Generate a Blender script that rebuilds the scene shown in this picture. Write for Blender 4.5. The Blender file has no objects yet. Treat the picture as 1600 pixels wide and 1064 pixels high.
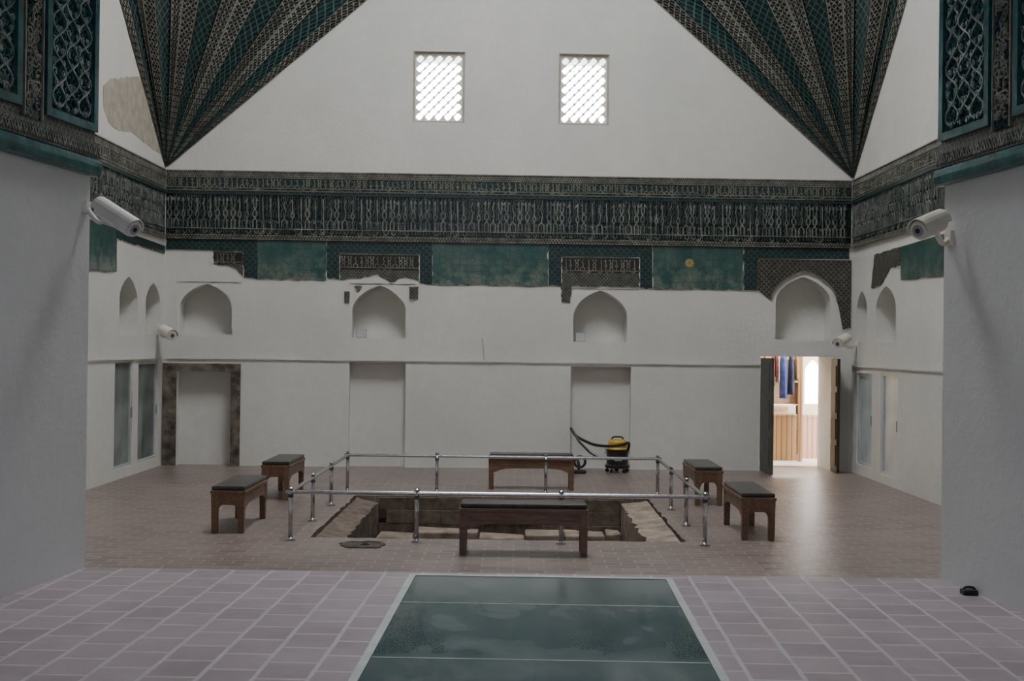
import bpy, bmesh, math, random
from mathutils import Vector, Matrix
R = random.Random(7)
F = 1945.0; H = 2.05; ROLL = 0.0122
COL = bpy.context.scene.collection

# ---------------------------------------------------------------- survey helpers
def der(u, v):
    return u + (v-532)*ROLL, v - (u-800)*ROLL
def on_plane(M, u, v):
    """measured photo point -> metres (x,z) in the local frame of a wall plane"""
    a, b = der(u, v)
    Mi = M.inverted()
    o = Mi @ Vector((0, 0, H))
    d = Mi.to_3x3() @ Vector(((a-808)/F, 1, -(b-540)/F))
    t = -o.y/d.y
    p = o + d*t
    return (p.x, p.z)
def at_y(u, v, Y):
    a, b = der(u, v)
    return Vector(((a-808)/F*Y, Y, H-(b-540)/F*Y))

BW = Matrix.Translation((0, 20.8, 0)) @ Matrix.Rotation(math.atan(0.034), 4, 'Z')
LW = Matrix.Translation((-5.87, 20.6, 0)) @ Matrix.Rotation(math.radians(90), 4, 'Z')
RW = Matrix.Translation((5.64, 20.99, 0)) @ Matrix.Rotation(math.radians(-90), 4, 'Z')
EL = Matrix.Translation((-3.02, 8.75, 0)) @ Matrix.Rotation(math.radians(82.0), 4, 'Z')
ER = Matrix.Translation((2.99, 8.75, 0)) @ Matrix.Rotation(math.radians(-82.9), 4, 'Z')
def bw(u, v): return on_plane(BW, u, v)
def lw(u, v): return on_plane(LW, u, v)
def rw(u, v): return on_plane(RW, u, v)

# ---------------------------------------------------------------- materials
def C(c): return (c[0], c[1], c[2], 1)
class NT:
    def __init__(s, name):
        s.m = bpy.data.materials.new(name); s.m.use_nodes = True
        s.t = s.m.node_tree; s.b = s.t.nodes['Principled BSDF']
    def n(s, typ, **kw):
        nd = s.t.nodes.new(typ)
        for k, v in kw.items(): setattr(nd, k, v)
        return nd
    def l(s, a, b): s.t.links.new(a, b)
    def math(s, op, a, b=None):
        nd = s.n('ShaderNodeMath', operation=op)
        for i, x in enumerate((a, b)):
            if x is None: continue
            if isinstance(x, (int, float)): nd.inputs[i].default_value = x
            else: s.l(x, nd.inputs[i])
        return nd.outputs[0]
    def mix(s, f, a, b):
        nd = s.n('ShaderNodeMix', data_type='RGBA')
        for k, x in (('Factor', f), ('A', a), ('B', b)):
            sock = [i for i in nd.inputs if i.name == k and (i.type == 'RGBA' or k == 'Factor')][0]
            if k == 'Factor': sock = nd.inputs[0]
            if isinstance(x, (int, float)): sock.default_value = x
            elif isinstance(x, tuple): sock.default_value = C(x)
            else: s.l(x, sock)
        return [o for o in nd.outputs if o.type == 'RGBA'][0]
    def coord(s, kind='Object'):
        return s.n('ShaderNodeTexCoord').outputs[kind]
    def noise(s, vec, scale, detail=4, rough=0.55, dist=0.0):
        nd = s.n('ShaderNodeTexNoise'); nd.inputs['Scale'].default_value = scale
        nd.inputs['Detail'].default_value = detail; nd.inputs['Roughness'].default_value = rough
        nd.inputs['Distortion'].default_value = dist
        s.l(vec, nd.inputs['Vector']); return nd.outputs['Fac']
    def ramp(s, f, lo, hi):
        nd = s.n('ShaderNodeMapRange'); nd.inputs['From Min'].default_value = lo; nd.inputs['From Max'].default_value = hi
        s.l(f, nd.inputs['Value']); return nd.outputs[0]
    def warp(s, vec, scale, amt):
        nd = s.n('ShaderNodeTexNoise'); nd.inputs['Scale'].default_value = scale; s.l(vec, nd.inputs['Vector'])
        a = s.n('ShaderNodeVectorMath', operation='MULTIPLY_ADD'); s.l(nd.outputs['Color'], a.inputs[0])
        a.inputs[1].default_value = (amt, amt, amt); s.l(vec, a.inputs[2]); return a.outputs[0]
    def base(s, c): s.l(c, s.b.inputs['Base Color'])
    def bump(s, h, strength=0.3, dist=0.01):
        nd = s.n('ShaderNodeBump'); nd.inputs['Strength'].default_value = strength
        nd.inputs['Distance'].default_value = dist
        s.l(h, nd.inputs['Height']); s.l(nd.outputs[0], s.b.inputs['Normal'])
    def set(s, rough=None, metal=None, spec=None):
        if rough is not None: s.b.inputs['Roughness'].default_value = rough
        if metal is not None: s.b.inputs['Metallic'].default_value = metal
        if spec is not None: s.b.inputs['Specular IOR Level'].default_value = spec

def noisy(name, c1, c2, scale=3, rough=0.6, metal=0, bump=0.0, detail=4, lo=0.35, hi=0.65, spec=0.5, bscale=None):
    s = NT(name); co = s.coord()
    f = s.noise(co, scale, detail)
    s.base(s.mix(s.ramp(f, lo, hi), c1, c2)); s.set(rough, metal, spec)
    if bump: s.bump(s.noise(co, bscale or scale*6, 5), bump, 0.01)
    return s.m

def knot(name, bg, fg, k, width, rough=0.4, uv=False, kz=None, bg2=None, warp=0.02):
    s = NT(name); co0 = s.coord('UV' if uv else 'Object'); co = s.warp(co0, 7, warp)
    sp = s.n('ShaderNodeSeparateXYZ'); s.l(co, sp.inputs[0])
    x = sp.outputs[0]; z = sp.outputs[1 if uv else 2]
    kz = kz or k
    a = s.math('MULTIPLY', x, k); b = s.math('MULTIPLY', z, kz)
    p = s.math('ABSOLUTE', s.math('SINE', s.math('ADD', a, b)))
    q = s.math('ABSOLUTE', s.math('SINE', s.math('SUBTRACT', a, b)))
    p2 = s.math('ABSOLUTE', s.math('SINE', s.math('MULTIPLY', a, 2.0)))
    m = s.math('MINIMUM', s.math('MINIMUM', p, q), s.math('ADD', p2, 0.12))
    f = s.math('LESS_THAN', m, width)
    nz = s.noise(co, 2.2, 3)
    bgc = s.mix(s.ramp(nz, 0.4, 0.6), bg, bg2 or tuple(x*0.6 for x in bg))
    fgc = s.mix(s.ramp(s.noise(co, 9, 3), 0.35, 0.65), fg, tuple(x*0.5 for x in fg))
    s.base(s.mix(f, bgc, fgc)); s.set(rough)
    s.bump(f, 0.5, 0.01)
    return s.m

_s = NT('white_plaster'); _co = _s.coord()
_f = _s.noise(_co, 0.7, 5); _g = _s.noise(_co, 6, 6)
_s.base(_s.mix(_s.ramp(_f, 0.3, 0.7), (0.60, 0.59, 0.56), _s.mix(_s.ramp(_g, 0.3, 0.8), (0.70, 0.69, 0.66), (0.64, 0.62, 0.58))))
_s.set(0.85, spec=0.2); _s.bump(_s.noise(_co, 14, 6), 0.35, 0.014); M_PL = _s.m
_s = NT('rough_cool_plaster'); _co = _s.coord()
_f = _s.noise(_co, 1.1, 6); _g = _s.noise(_co, 9, 6)
_s.base(_s.mix(_s.ramp(_f, 0.3, 0.7), (0.63, 0.64, 0.65), _s.mix(_s.ramp(_g, 0.3, 0.75), (0.71, 0.715, 0.72), (0.66, 0.665, 0.67))))
_s.set(0.85, spec=0.2); _s.bump(_s.math('ADD', _s.noise(_co, 5, 6), _s.math('MULTIPLY', _s.noise(_co, 30, 4), 0.3)), 0.35, 0.02); M_PL2 = _s.m
M_PATCH = noisy('bare_plaster', (0.36, 0.32, 0.26), (0.47, 0.43, 0.37), 6, 0.9, bump=0.5, spec=0.1)
M_STONE = noisy('weathered_stone', (0.045, 0.036, 0.028), (0.21, 0.18, 0.145), 5, 0.85, bump=0.6, detail=6)
M_DARKST = noisy('dark_worn_stone', (0.03, 0.026, 0.024), (0.09, 0.075, 0.065), 9, 0.8, bump=0.6, detail=6)
M_PIT = noisy('brown_stone', (0.058, 0.042, 0.032), (0.15, 0.108, 0.082), 7, 0.85, bump=0.9, detail=8, bscale=14)
M_PITM = noisy('middle_brown_stone', (0.075, 0.058, 0.046), (0.185, 0.143, 0.113), 7, 0.85, bump=0.9, detail=8, bscale=14)
M_PITL = noisy('pale_stone', (0.18, 0.138, 0.108), (0.35, 0.285, 0.235), 5, 0.85, bump=0.8, detail=8, bscale=14)
M_STEEL = noisy('polished_steel', (0.56, 0.56, 0.58), (0.42, 0.42, 0.44), 20, 0.22, metal=1)
M_DSTEEL = noisy('dark_joint_metal', (0.08, 0.08, 0.085), (0.12, 0.12, 0.125), 20, 0.35, metal=0.6)
M_WHITEP = noisy('white_plastic', (0.84, 0.83, 0.80), (0.74, 0.73, 0.69), 8, 0.45)
M_CREAMP = noisy('aged_cream_plastic', (0.78, 0.75, 0.66), (0.70, 0.66, 0.56), 8, 0.45)
M_BLACK = noisy('black_plastic', (0.012, 0.012, 0.013), (0.02, 0.02, 0.02), 20, 0.35)
M_LENS = noisy('lens_glass', (0.01, 0.012, 0.02), (0.02, 0.02, 0.03), 20, 0.05)
M_YEL = noisy('yellow_plastic', (0.60, 0.36, 0.03), (0.50, 0.29, 0.02), 10, 0.4)
M_GREY = noisy('grey_metal', (0.30, 0.31, 0.33), (0.38, 0.39, 0.40), 8, 0.5)
M_ALU = noisy('pale_aluminium', (0.56, 0.58, 0.58), (0.48, 0.50, 0.51), 10, 0.4, metal=0.3)
M_GFRAME = noisy('pale_greenish_frame', (0.44, 0.48, 0.47), (0.54, 0.57, 0.56), 6, 0.45, metal=0.1)
M_SEAM = noisy('glass_seam', (0.30, 0.34, 0.34), (0.42, 0.46, 0.46), 3, 0.45)
M_LEATHER = noisy('dark_leather', (0.024, 0.021, 0.020), (0.050, 0.045, 0.043), 12, 0.34, bump=0.2)
M_BEIGE = noisy('beige_glaze', (0.26, 0.25, 0.205), (0.11, 0.11, 0.09), 7, 0.3, bump=0.3)
M_GREYGL = noisy('grey_glaze', (0.24, 0.25, 0.225), (0.09, 0.105, 0.097), 5, 0.25, bump=0.3)
M_GREYFINE = noisy('fine_grey_glaze', (0.095, 0.11, 0.10), (0.035, 0.05, 0.047), 5, 0.28, bump=0.3)
M_DIMGL = noisy('dim_teal_glaze', (0.020, 0.060, 0.058), (0.008, 0.028, 0.028), 6, 0.3, bump=0.3)
M_GOLD = noisy('gold_glaze', (0.42, 0.31, 0.08), (0.28, 0.22, 0.08), 12, 0.4)
M_TEALL = noisy('turquoise_glaze', (0.024, 0.15, 0.155), (0.010, 0.075, 0.082), 9, 0.12, bump=0.25)
s = NT('glowing_plaster_screen'); s.base(s.mix(s.noise(s.coord(), 8, 3), (0.85, 0.84, 0.80), (0.75, 0.73, 0.68))); s.set(0.8)
tr = s.n('ShaderNodeBsdfTranslucent'); tr.inputs[0].default_value = (0.9, 0.9, 0.86, 1)
mx = s.n('ShaderNodeMixShader'); mx.inputs[0].default_value = 0.12  # translucency mixed into the plaster bars to imitate their overexposed glow
out = s.t.nodes['Material Output']; s.l(s.b.outputs[0], mx.inputs[1]); s.l(tr.outputs[0], mx.inputs[2]); s.l(mx.outputs[0], out.inputs[0]); M_GLOWPL = s.m

def wood(name, c1, c2):
    s = NT(name); co = s.coord()
    mp = s.n('ShaderNodeMapping'); mp.inputs['Scale'].default_value = (3, 22, 22); s.l(co, mp.inputs[0])
    f = s.noise(mp.outputs[0], 2.0, 5)
    s.base(s.mix(s.ramp(f, 0.3, 0.7), c1, c2)); s.set(0.42); s.bump(f, 0.1, 0.004)
    return s.m
M_WOOD = wood('walnut_wood', (0.115, 0.064, 0.040), (0.25, 0.148, 0.092))
M_WOODR = wood('red_walnut_wood', (0.125, 0.075, 0.063), (0.24, 0.155, 0.13))
M_OLDWOOD = wood('old_dark_wood', (0.02, 0.014, 0.01), (0.055, 0.04, 0.028))
M_BACKW = wood('shelf_wood', (0.25, 0.145, 0.08), (0.38, 0.25, 0.15))

def slat(name, c1, c2, k):
    s = NT(name); co = s.coord()
    sp = s.n('ShaderNodeSeparateXYZ'); s.l(co, sp.inputs[0])
    w = s.math('ABSOLUTE', s.math('SINE', s.math('MULTIPLY', sp.outputs[0], k)))
    s.base(s.mix(s.ramp(w, 0.05, 0.35), c1, c2)); s.set(0.5); s.bump(w, 0.4, 0.01)
    return s.m
M_SLAT = slat('slatted_pine', (0.12, 0.06, 0.025), (0.42, 0.25, 0.12), 34)
M_SLATR = slat('slatted_red_wood', (0.20, 0.08, 0.05), (0.50, 0.28, 0.20), 34)

# hall paving
s = NT('brick_paving'); co0 = s.coord(); co = s.warp(co0, 5, 0.02)
br = s.n('ShaderNodeTexBrick'); s.l(co, br.inputs['Vector'])
br.inputs['Scale'].default_value = 1.0; br.inputs['Brick Width'].default_value = 0.29; br.inputs['Row Height'].default_value = 0.15
br.inputs['Mortar Size'].default_value = 0.012; br.inputs['Mortar Smooth'].default_value = 0.3
br.inputs['Color1'].default_value = C((0.118, 0.084, 0.075)); br.inputs['Color2'].default_value = C((0.225, 0.165, 0.147))
br.inputs['Mortar'].default_value = C((0.30, 0.26, 0.245))
nz = s.noise(co, 0.8, 6); nz2 = s.noise(co0, 0.35, 3)
c = s.mix(s.math('MULTIPLY', s.ramp(nz, 0.35, 0.7), 0.5), br.outputs['Color'], (0.26, 0.215, 0.20))
s.base(s.mix(s.math('MULTIPLY', s.ramp(nz2, 0.45, 0.65), 0.4), c, (0.105, 0.08, 0.072)))
s.set(0.36, spec=0.55); s.bump(s.math('ADD', s.noise(co, 12, 5), s.math('MULTIPLY', br.outputs['Fac'], -0.4)), 0.35, 0.012); M_BRICK = s.m
# bay tiles: courses run along the axis, staggered, pale joints
s = NT('terracotta_tiles'); co0 = s.coord(); co = s.warp(s.warp(co0, 2.5, 0.018), 16, 0.007)
mp = s.n('ShaderNodeMapping'); mp.inputs['Rotation'].default_value = (0, 0, math.radians(91.45)); s.l(co, mp.inputs[0])
mp.inputs['Location'].default_value = (0.02, 0.05, 0)
br = s.n('ShaderNodeTexBrick', offset=0.5); s.l(mp.outputs[0], br.inputs['Vector'])
br.inputs['Scale'].default_value = 1.0; br.inputs['Brick Width'].default_value = 0.31; br.inputs['Row Height'].default_value = 0.265
br.inputs['Mortar Size'].default_value = 0.016; br.inputs['Mortar Smooth'].default_value = 0.5; br.inputs['Bias'].default_value = 0
br.inputs['Color1'].default_value = C((0.265, 0.212, 0.240)); br.inputs['Color2'].default_value = C((0.35, 0.292, 0.320))
br.inputs['Mortar'].default_value = C((0.50, 0.47, 0.50))
nz = s.noise(co0, 1.6, 7, 0.65); nz3 = s.noise(co0, 6, 6)
c = s.mix(s.math('MULTIPLY', s.ramp(nz, 0.38, 0.75), 0.55), br.outputs['Color'], (0.44, 0.39, 0.42))
s.base(s.mix(s.math('MULTIPLY', s.ramp(nz3, 0.5, 0.8), 0.4), c, (0.25, 0.205, 0.225)))
s.set(0.42, spec=0.45); s.bump(s.math('SUBTRACT', 1.0, br.outputs['Fac']), 0.3, 0.006); M_TILE = s.m
# floor glass
s = NT('dusty_floor_glass'); co = s.coord()
mp = s.n('ShaderNodeMapping'); mp.inputs['Scale'].default_value = (1.3, 0.6, 1); mp.inputs['Rotation'].default_value = (0, 0, 0.7); s.l(co, mp.inputs[0])
f = s.ramp(s.noise(mp.outputs[0], 1.8, 3, 0.45, 1.3), 0.32, 0.74)
c = s.mix(f, (0.075, 0.122, 0.128), (0.150, 0.200, 0.205))
sy_ = s.n('ShaderNodeSeparateXYZ'); s.l(co, sy_.inputs[0])
bands = s.ramp(s.math('SINE', s.math('ADD', s.math('MULTIPLY', sy_.outputs[1], 4.5), s.math('MULTIPLY', f, 0.9))), 0.2, 1.0)
s.base(s.mix(s.math('MULTIPLY', bands, 0.30), c, (0.23, 0.27, 0.27))); s.set(spec=0.6)
s.l(s.math('ADD', s.math('MULTIPLY', f, 0.10), 0.07), s.b.inputs['Roughness']); M_GLASS = s.m
def vgl(name, a, b, r=0.06):
    s = NT(name); co = s.coord()
    s.base(s.mix(s.ramp(s.noise(co, 1.5, 2), 0.35, 0.65), a, b)); s.set(r); return s.m
M_VGL = vgl('grey_green_vitrine_glass', (0.10, 0.125, 0.12), (0.20, 0.235, 0.225))
M_VGLR = vgl('pale_vitrine_glass', (0.36, 0.43, 0.45), (0.52, 0.58, 0.60), 0.3)
# worn turquoise tiles
s = NT('turquoise_hexagon_tiles'); co0 = s.coord()
sx = s.n('ShaderNodeSeparateXYZ'); s.l(co0, sx.inputs[0])
cb = s.n('ShaderNodeCombineXYZ'); s.l(sx.outputs[0], cb.inputs[0]); s.l(sx.outputs[2], cb.inputs[1]); co = cb.outputs[0]
v = s.n('ShaderNodeTexVoronoi', feature='F1', voronoi_dimensions='2D'); v.inputs['Scale'].default_value = 8.5; v.inputs['Randomness'].default_value = 0.55; s.l(co, v.inputs['Vector'])
ve = s.n('ShaderNodeTexVoronoi', feature='DISTANCE_TO_EDGE', voronoi_dimensions='2D'); ve.inputs['Scale'].default_value = 8.5; ve.inputs['Randomness'].default_value = 0.55; s.l(co, ve.inputs['Vector'])
sp = s.n('ShaderNodeSeparateColor'); s.l(v.outputs['Color'], sp.inputs[0])
c = s.mix(s.math('MULTIPLY', sp.outputs[0], 0.8), (0.013, 0.060, 0.060), (0.035, 0.105, 0.095))
c = s.mix(s.ramp(s.noise(co0, 1.9, 7), 0.42, 0.70), c, (0.095, 0.135, 0.115))
low = s.math('MULTIPLY', s.ramp(sx.outputs[2], 3.55, 3.05), s.ramp(s.noise(co0, 5, 6), 0.42, 0.60))
c = s.mix(s.math('MULTIPLY', low, 0.8), c, (0.21, 0.22, 0.185))
c = s.mix(s.math('MULTIPLY', s.math('LESS_THAN', ve.outputs['Distance'], 0.04), 0.5), c, (0.008, 0.03, 0.03))
s.base(c); s.set(0.32); M_HEX = s.m

M_KBROWN = knot('brown_braided_relief', (0.016, 0.018, 0.016), (0.15, 0.143, 0.115), 36, 0.36, 0.4)
M_KDARK = knot('dark_braided_relief', (0.005, 0.014, 0.016), (0.042, 0.085, 0.086), 30, 0.36, 0.3)
M_KTEAL = knot('kufic_ground', (0.003, 0.010, 0.011), (0.012, 0.036, 0.036), 52, 0.34, 0.25, kz=38)
M_KGREY = knot('grey_braided_relief', (0.012, 0.014, 0.012), (0.17, 0.17, 0.14), 52, 0.42, 0.35)

# pendentive material (uv: u = facet number + fraction, v = metres from the corner)
s = NT('pendentive_mosaic'); co = s.warp(s.coord('UV'), 5, 0.02); sp = s.n('ShaderNodeSeparateXYZ'); s.l(co, sp.inputs[0])
spo = s.n('ShaderNodeSeparateXYZ'); s.l(s.coord('UV'), spo.inputs[0])
fr = s.math('FRACT', spo.outputs[0]); V = sp.outputs[1]
d = s.math('ABSOLUTE', s.math('SUBTRACT', fr, 0.5))
rib = s.math('GREATER_THAN', d, 0.20)
def xp(k, cells, w):
    """lozenge strapwork: k per metre along the rib, fixed number of cells across the facet"""
    a = s.math('MULTIPLY', V, k); b = s.math('MULTIPLY', fr, cells*math.pi)
    p = s.math('ABSOLUTE', s.math('SINE', s.math('ADD', a, b))); q = s.math('ABSOLUTE', s.math('SINE', s.math('SUBTRACT', a, b)))
    return s.math('LESS_THAN', s.math('MINIMUM', p, q), w)
obn = s.noise(s.coord(), 2.5, 5); obf = s.noise(s.coord(), 16, 4, 0.7)
lightc = s.mix(s.ramp(obn, 0.35, 0.65), (0.36, 0.35, 0.30), (0.21, 0.207, 0.178))
X1 = xp(24, 10, 0.36)
ribc = s.mix(X1, (0.014, 0.018, 0.017), s.mix(s.ramp(obf, 0.36, 0.56), (0.085, 0.088, 0.076), lightc))
X2 = xp(15, 7, 0.30)
cen = s.mix(X2, (0.004, 0.018, 0.019), s.mix(s.ramp(obf, 0.4, 0.6), (0.020, 0.075, 0.074), (0.06, 0.12, 0.112)))
c = s.mix(rib, cen, ribc)
for e, wd in ((0.20, 0.010), (0.30, 0.008), (0.40, 0.008)):
    c = s.mix(s.math('LESS_THAN', s.math('ABSOLUTE', s.math('SUBTRACT', d, e)), wd), c, (0.006, 0.008, 0.008))
for e, wd in ((0.215, 0.006), (0.49, 0.008)):
    c = s.mix(s.math('LESS_THAN', s.math('ABSOLUTE', s.math('SUBTRACT', d, e)), wd), c, (0.24, 0.23, 0.195))
s.base(c); s.set(0.25); s.bump(s.math('ADD', s.math('MULTIPLY', X1, rib), X2), 1.0, 0.03); M_PEND = s.m
M_DOME = knot('dome_mosaic', (0.02, 0.04, 0.042), (0.10, 0.14, 0.14), 8, 0.3, 0.4)

# ---------------------------------------------------------------- mesh helpers
def mesh_from(name, verts, faces, mat, smooth=False):
    me = bpy.data.meshes.new(name)
    me.from_pydata([tuple(v) for v in verts], [], faces)
    bm = bmesh.new(); bm.from_mesh(me)
    bmesh.ops.recalc_face_normals(bm, faces=bm.faces); bm.to_mesh(me); bm.free()
    if mat: me.materials.append(mat)
    if smooth:
        for p in me.polygons: p.use_smooth = True
    return me
def mk(name, geo, mat, M=None, parent=None, smooth=False, label=None, cat=None, kind=None, group=None, bevel=0):
    me = geo if isinstance(geo, bpy.types.Mesh) else mesh_from(name, geo[0], geo[1], mat, smooth)
    o = bpy.data.objects.new(name, me); COL.objects.link(o)
    if parent: o.parent = parent
    if M is not None: o.matrix_basis = M
    if bevel:
        b = o.modifiers.new('b', 'BEVEL'); b.width = bevel; b.segments = 2; b.limit_method = 'ANGLE'
    tag(o, label, cat, kind, group)
    return o
def tag(o, label=None, cat=None, kind=None, group=None):
    if label: o['label'] = label
    if cat: o['category'] = cat
    if kind: o['kind'] = kind
    if group: o['group'] = group
def empty(name, M=None, **kw):
    o = bpy.data.objects.new(name, None); COL.objects.link(o); o.empty_display_size = 0.1
    if M is not None: o.matrix_basis = M
    tag(o, kw.get('label'), kw.get('cat'), kw.get('kind'), kw.get('group')); return o
def gbox(x0, x1, y0, y1, z0, z1):
    v = [(x, y, z) for x in (x0, x1) for y in (y0, y1) for z in (z0, z1)]
    f = [(0, 1, 3, 2), (4, 6, 7, 5), (0, 4, 5, 1), (2, 3, 7, 6), (0, 2, 6, 4), (1, 5, 7, 3)]
    return v, f
def join(*gs):
    V, Fc = [], []
    for g in gs:
        n = len(V); V += list(g[0]); Fc += [tuple(i+n for i in f) for f in g[1]]
    return V, Fc
def gprism(poly, y0, y1):
    n = len(poly)
    v = [(p[0], y0, p[1]) for p in poly] + [(p[0], y1, p[1]) for p in poly]
    f = [tuple(range(n)), tuple(range(2*n-1, n-1, -1))] + [(i, (i+1) % n, n+(i+1) % n, n+i) for i in range(n)]
    return v, f
def stroke(p, q, w, y0, y1):
    d = Vector((q[0]-p[0], q[1]-p[1])); d.normalize(); n = Vector((-d.y, d.x))*w/2
    return gprism([(p[0]-n.x, p[1]-n.y), (q[0]-n.x, q[1]-n.y), (q[0]+n.x, q[1]+n.y), (p[0]+n.x, p[1]+n.y)], y0, y1)
def gtube(pts, r, seg=12, caps=True):
    pts = [Vector(p) for p in pts]; V, Fc = [], []
    rr = r if isinstance(r, (list, tuple)) else [r]*len(pts)
    up = None
    for i, p in enumerate(pts):
        t = (pts[min(i+1, len(pts)-1)] - pts[max(i-1, 0)])
        if t.length < 1e-9: t = Vector((0, 0, 1))
        t.normalize()
        if up is None: up = t.orthogonal().normalized()
        up = (up - t*up.dot(t)).normalized(); s2 = t.cross(up)
        for k in range(seg):
            a = 2*math.pi*k/seg
            V.append(p + (up*math.cos(a) + s2*math.sin(a))*rr[i])
    for i in range(len(pts)-1):
        for k in range(seg):
            Fc.append((i*seg+k, i*seg+(k+1) % seg, (i+1)*seg+(k+1) % seg, (i+1)*seg+k))
    if caps:
        Fc.append(tuple(range(seg))); Fc.append(tuple((len(pts)-1)*seg+k for k in range(seg-1, -1, -1)))
    return V, Fc
def glathe(prof, cx, cy, seg=24):
    V, Fc = [], []
    for r, z in prof:
        for k in range(seg):
            a = 2*math.pi*k/seg; V.append((cx+r*math.cos(a), cy+r*math.sin(a), z))
    for i in range(len(prof)-1):
        for k in range(seg): Fc.append((i*seg+k, i*seg+(k+1) % seg, (i+1)*seg+(k+1) % seg, (i+1)*seg+k))
    Fc.append(tuple(range(seg))); Fc.append(tuple((len(prof)-1)*seg+k for k in range(seg)))
    return V, Fc
def spline(P, n=8):
    P = [Vector(p) for p in P]; out = []
    Q = [P[0]] + P + [P[-1]]
    for i in range(1, len(Q)-2):
        for k in range(n):
            t = k/n; a, b, c, d = Q[i-1], Q[i], Q[i+1], Q[i+2]
            out.append(0.5*((2*b)+(c-a)*t+(2*a-5*b+4*c-d)*t*t+(3*b-a-3*c+d)*t**3))
    out.append(P[-1]); return out
def arch(xl, xr, zb, zs, za, n=10):
    w = (xr-xl)/2; c = (xl+xr)/2; p = [(xl, zb)]
    for i in range(n+1):
        a = math.pi/2*i/n
        p.append((c-w*math.cos(a), zs+(za-zs)*(0.72*math.sin(a)+0.28*(1-math.cos(a)))))
    for i in range(n-1, -1, -1):
        a = math.pi/2*i/n
        p.append((c+w*math.cos(a), zs+(za-zs)*(0.72*math.sin(a)+0.28*(1-math.cos(a)))))
    p.append((xr, zb)); return p
def jag(poly, amp=0.02, step=0.07, seed=1, skip=()):
    r = random.Random(seed); out = []
    n = len(poly)
    for i in range(n):
        a, b = Vector(poly[i]), Vector(poly[(i+1) % n]); out.append(tuple(a))
        if i in skip: continue
        L = (b-a).length; k = int(L/step)
        if k < 1: continue
        nn = Vector((-(b-a).y, (b-a).x))/L
        for j in range(1, k+1):
            t = j/(k+1); q = a.lerp(b, t)+nn*r.uniform(-amp, amp); out.append((q.x, q.y))
    return out
def cut(o, geos):
    for g in geos:
        c = bpy.data.objects.new('cutter', mesh_from('cutter', g[0], g[1], None)); COL.objects.link(c)
        m = o.modifiers.new('x', 'BOOLEAN'); m.operation = 'DIFFERENCE'; m.object = c; m.solver = 'EXACT'
        bpy.context.view_layer.update()
        dg = bpy.context.evaluated_depsgraph_get()
        me = bpy.data.meshes.new_from_object(o.evaluated_get(dg))
        o.modifiers.clear(); old = o.data; o.data = me
        bpy.data.meshes.remove(old); bpy.data.objects.remove(c)

# ---------------------------------------------------------------- back wall
ZTOP = 10.0
wb = mk('wall_back', gbox(-6.67, 6.44, 0, 0.9, 0.0, ZTOP), M_PL, kind='structure', label='white plastered rear wall with pointed niches and doorway')
cuts = []
def recbw(u0, u1, v0, v1, depth, y0=-0.1):
    uc, vc = (u0+u1)/2, (v0+v1)/2
    x0 = bw(u0, vc)[0]; x1 = bw(u1, vc)[0]; z1 = bw(uc, v0)[1]; z0 = bw(uc, v1)[1]
    return x0, x1, z0, z1
niches = [(280, 362, 522, 480, 443), (550, 634, 528, 486, 446), (896, 980, 534, 494, 454), (1212, 1297, 531, 470, 433)]
for i, (a, b, vb, vs, va) in enumerate(niches[:3]):
    x0, x1, z0, z1 = recbw(a-5, b+15 if i < 2 else b+18, va-3, vb+12, 0.012)
    cuts.append(gbox(x0, x1, -0.1, 0.014, z0, z1))
for (a, b, vb, vs, va) in niches:
    uc = (a+b)/2
    cuts.append(gprism(arch(bw(a, vs)[0], bw(b, vs)[0], bw(uc, vb)[1], bw(uc, vs)[1], bw(uc, va)[1]), -0.1, 0.34))
for (a, b, vt) in ((545, 633, 563), (891, 985, 573)):
    x0, x1, z0, z1 = recbw(a, b, vt, 737, 0.2)
    cuts.append(gbox(x0, x1, -0.1, 0.16, -0.1, z1))
x0, x1, z0, z1 = recbw(275, 360, 580, 728, 0.2); cuts.append(gbox(x0, x1, -0.1, 0.20, -0.1, z1))
DX0, DX1, _, DZ = recbw(1187, 1300, 557, 729, 1)
cuts.append(gbox(DX0, DX1, -0.1, 1.0, -0.1, DZ))
wins = [(645, 726, 80, 191), (873, 952, 84, 195)]
for a, b, c_, d_ in wins:
    x0, x1, z0, z1 = recbw(a, b, c_, d_, 1); cuts.append(gbox(x0, x1, -0.1, 1.0, z0, z1))
cut(wb, cuts); wb.matrix_basis = BW

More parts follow.
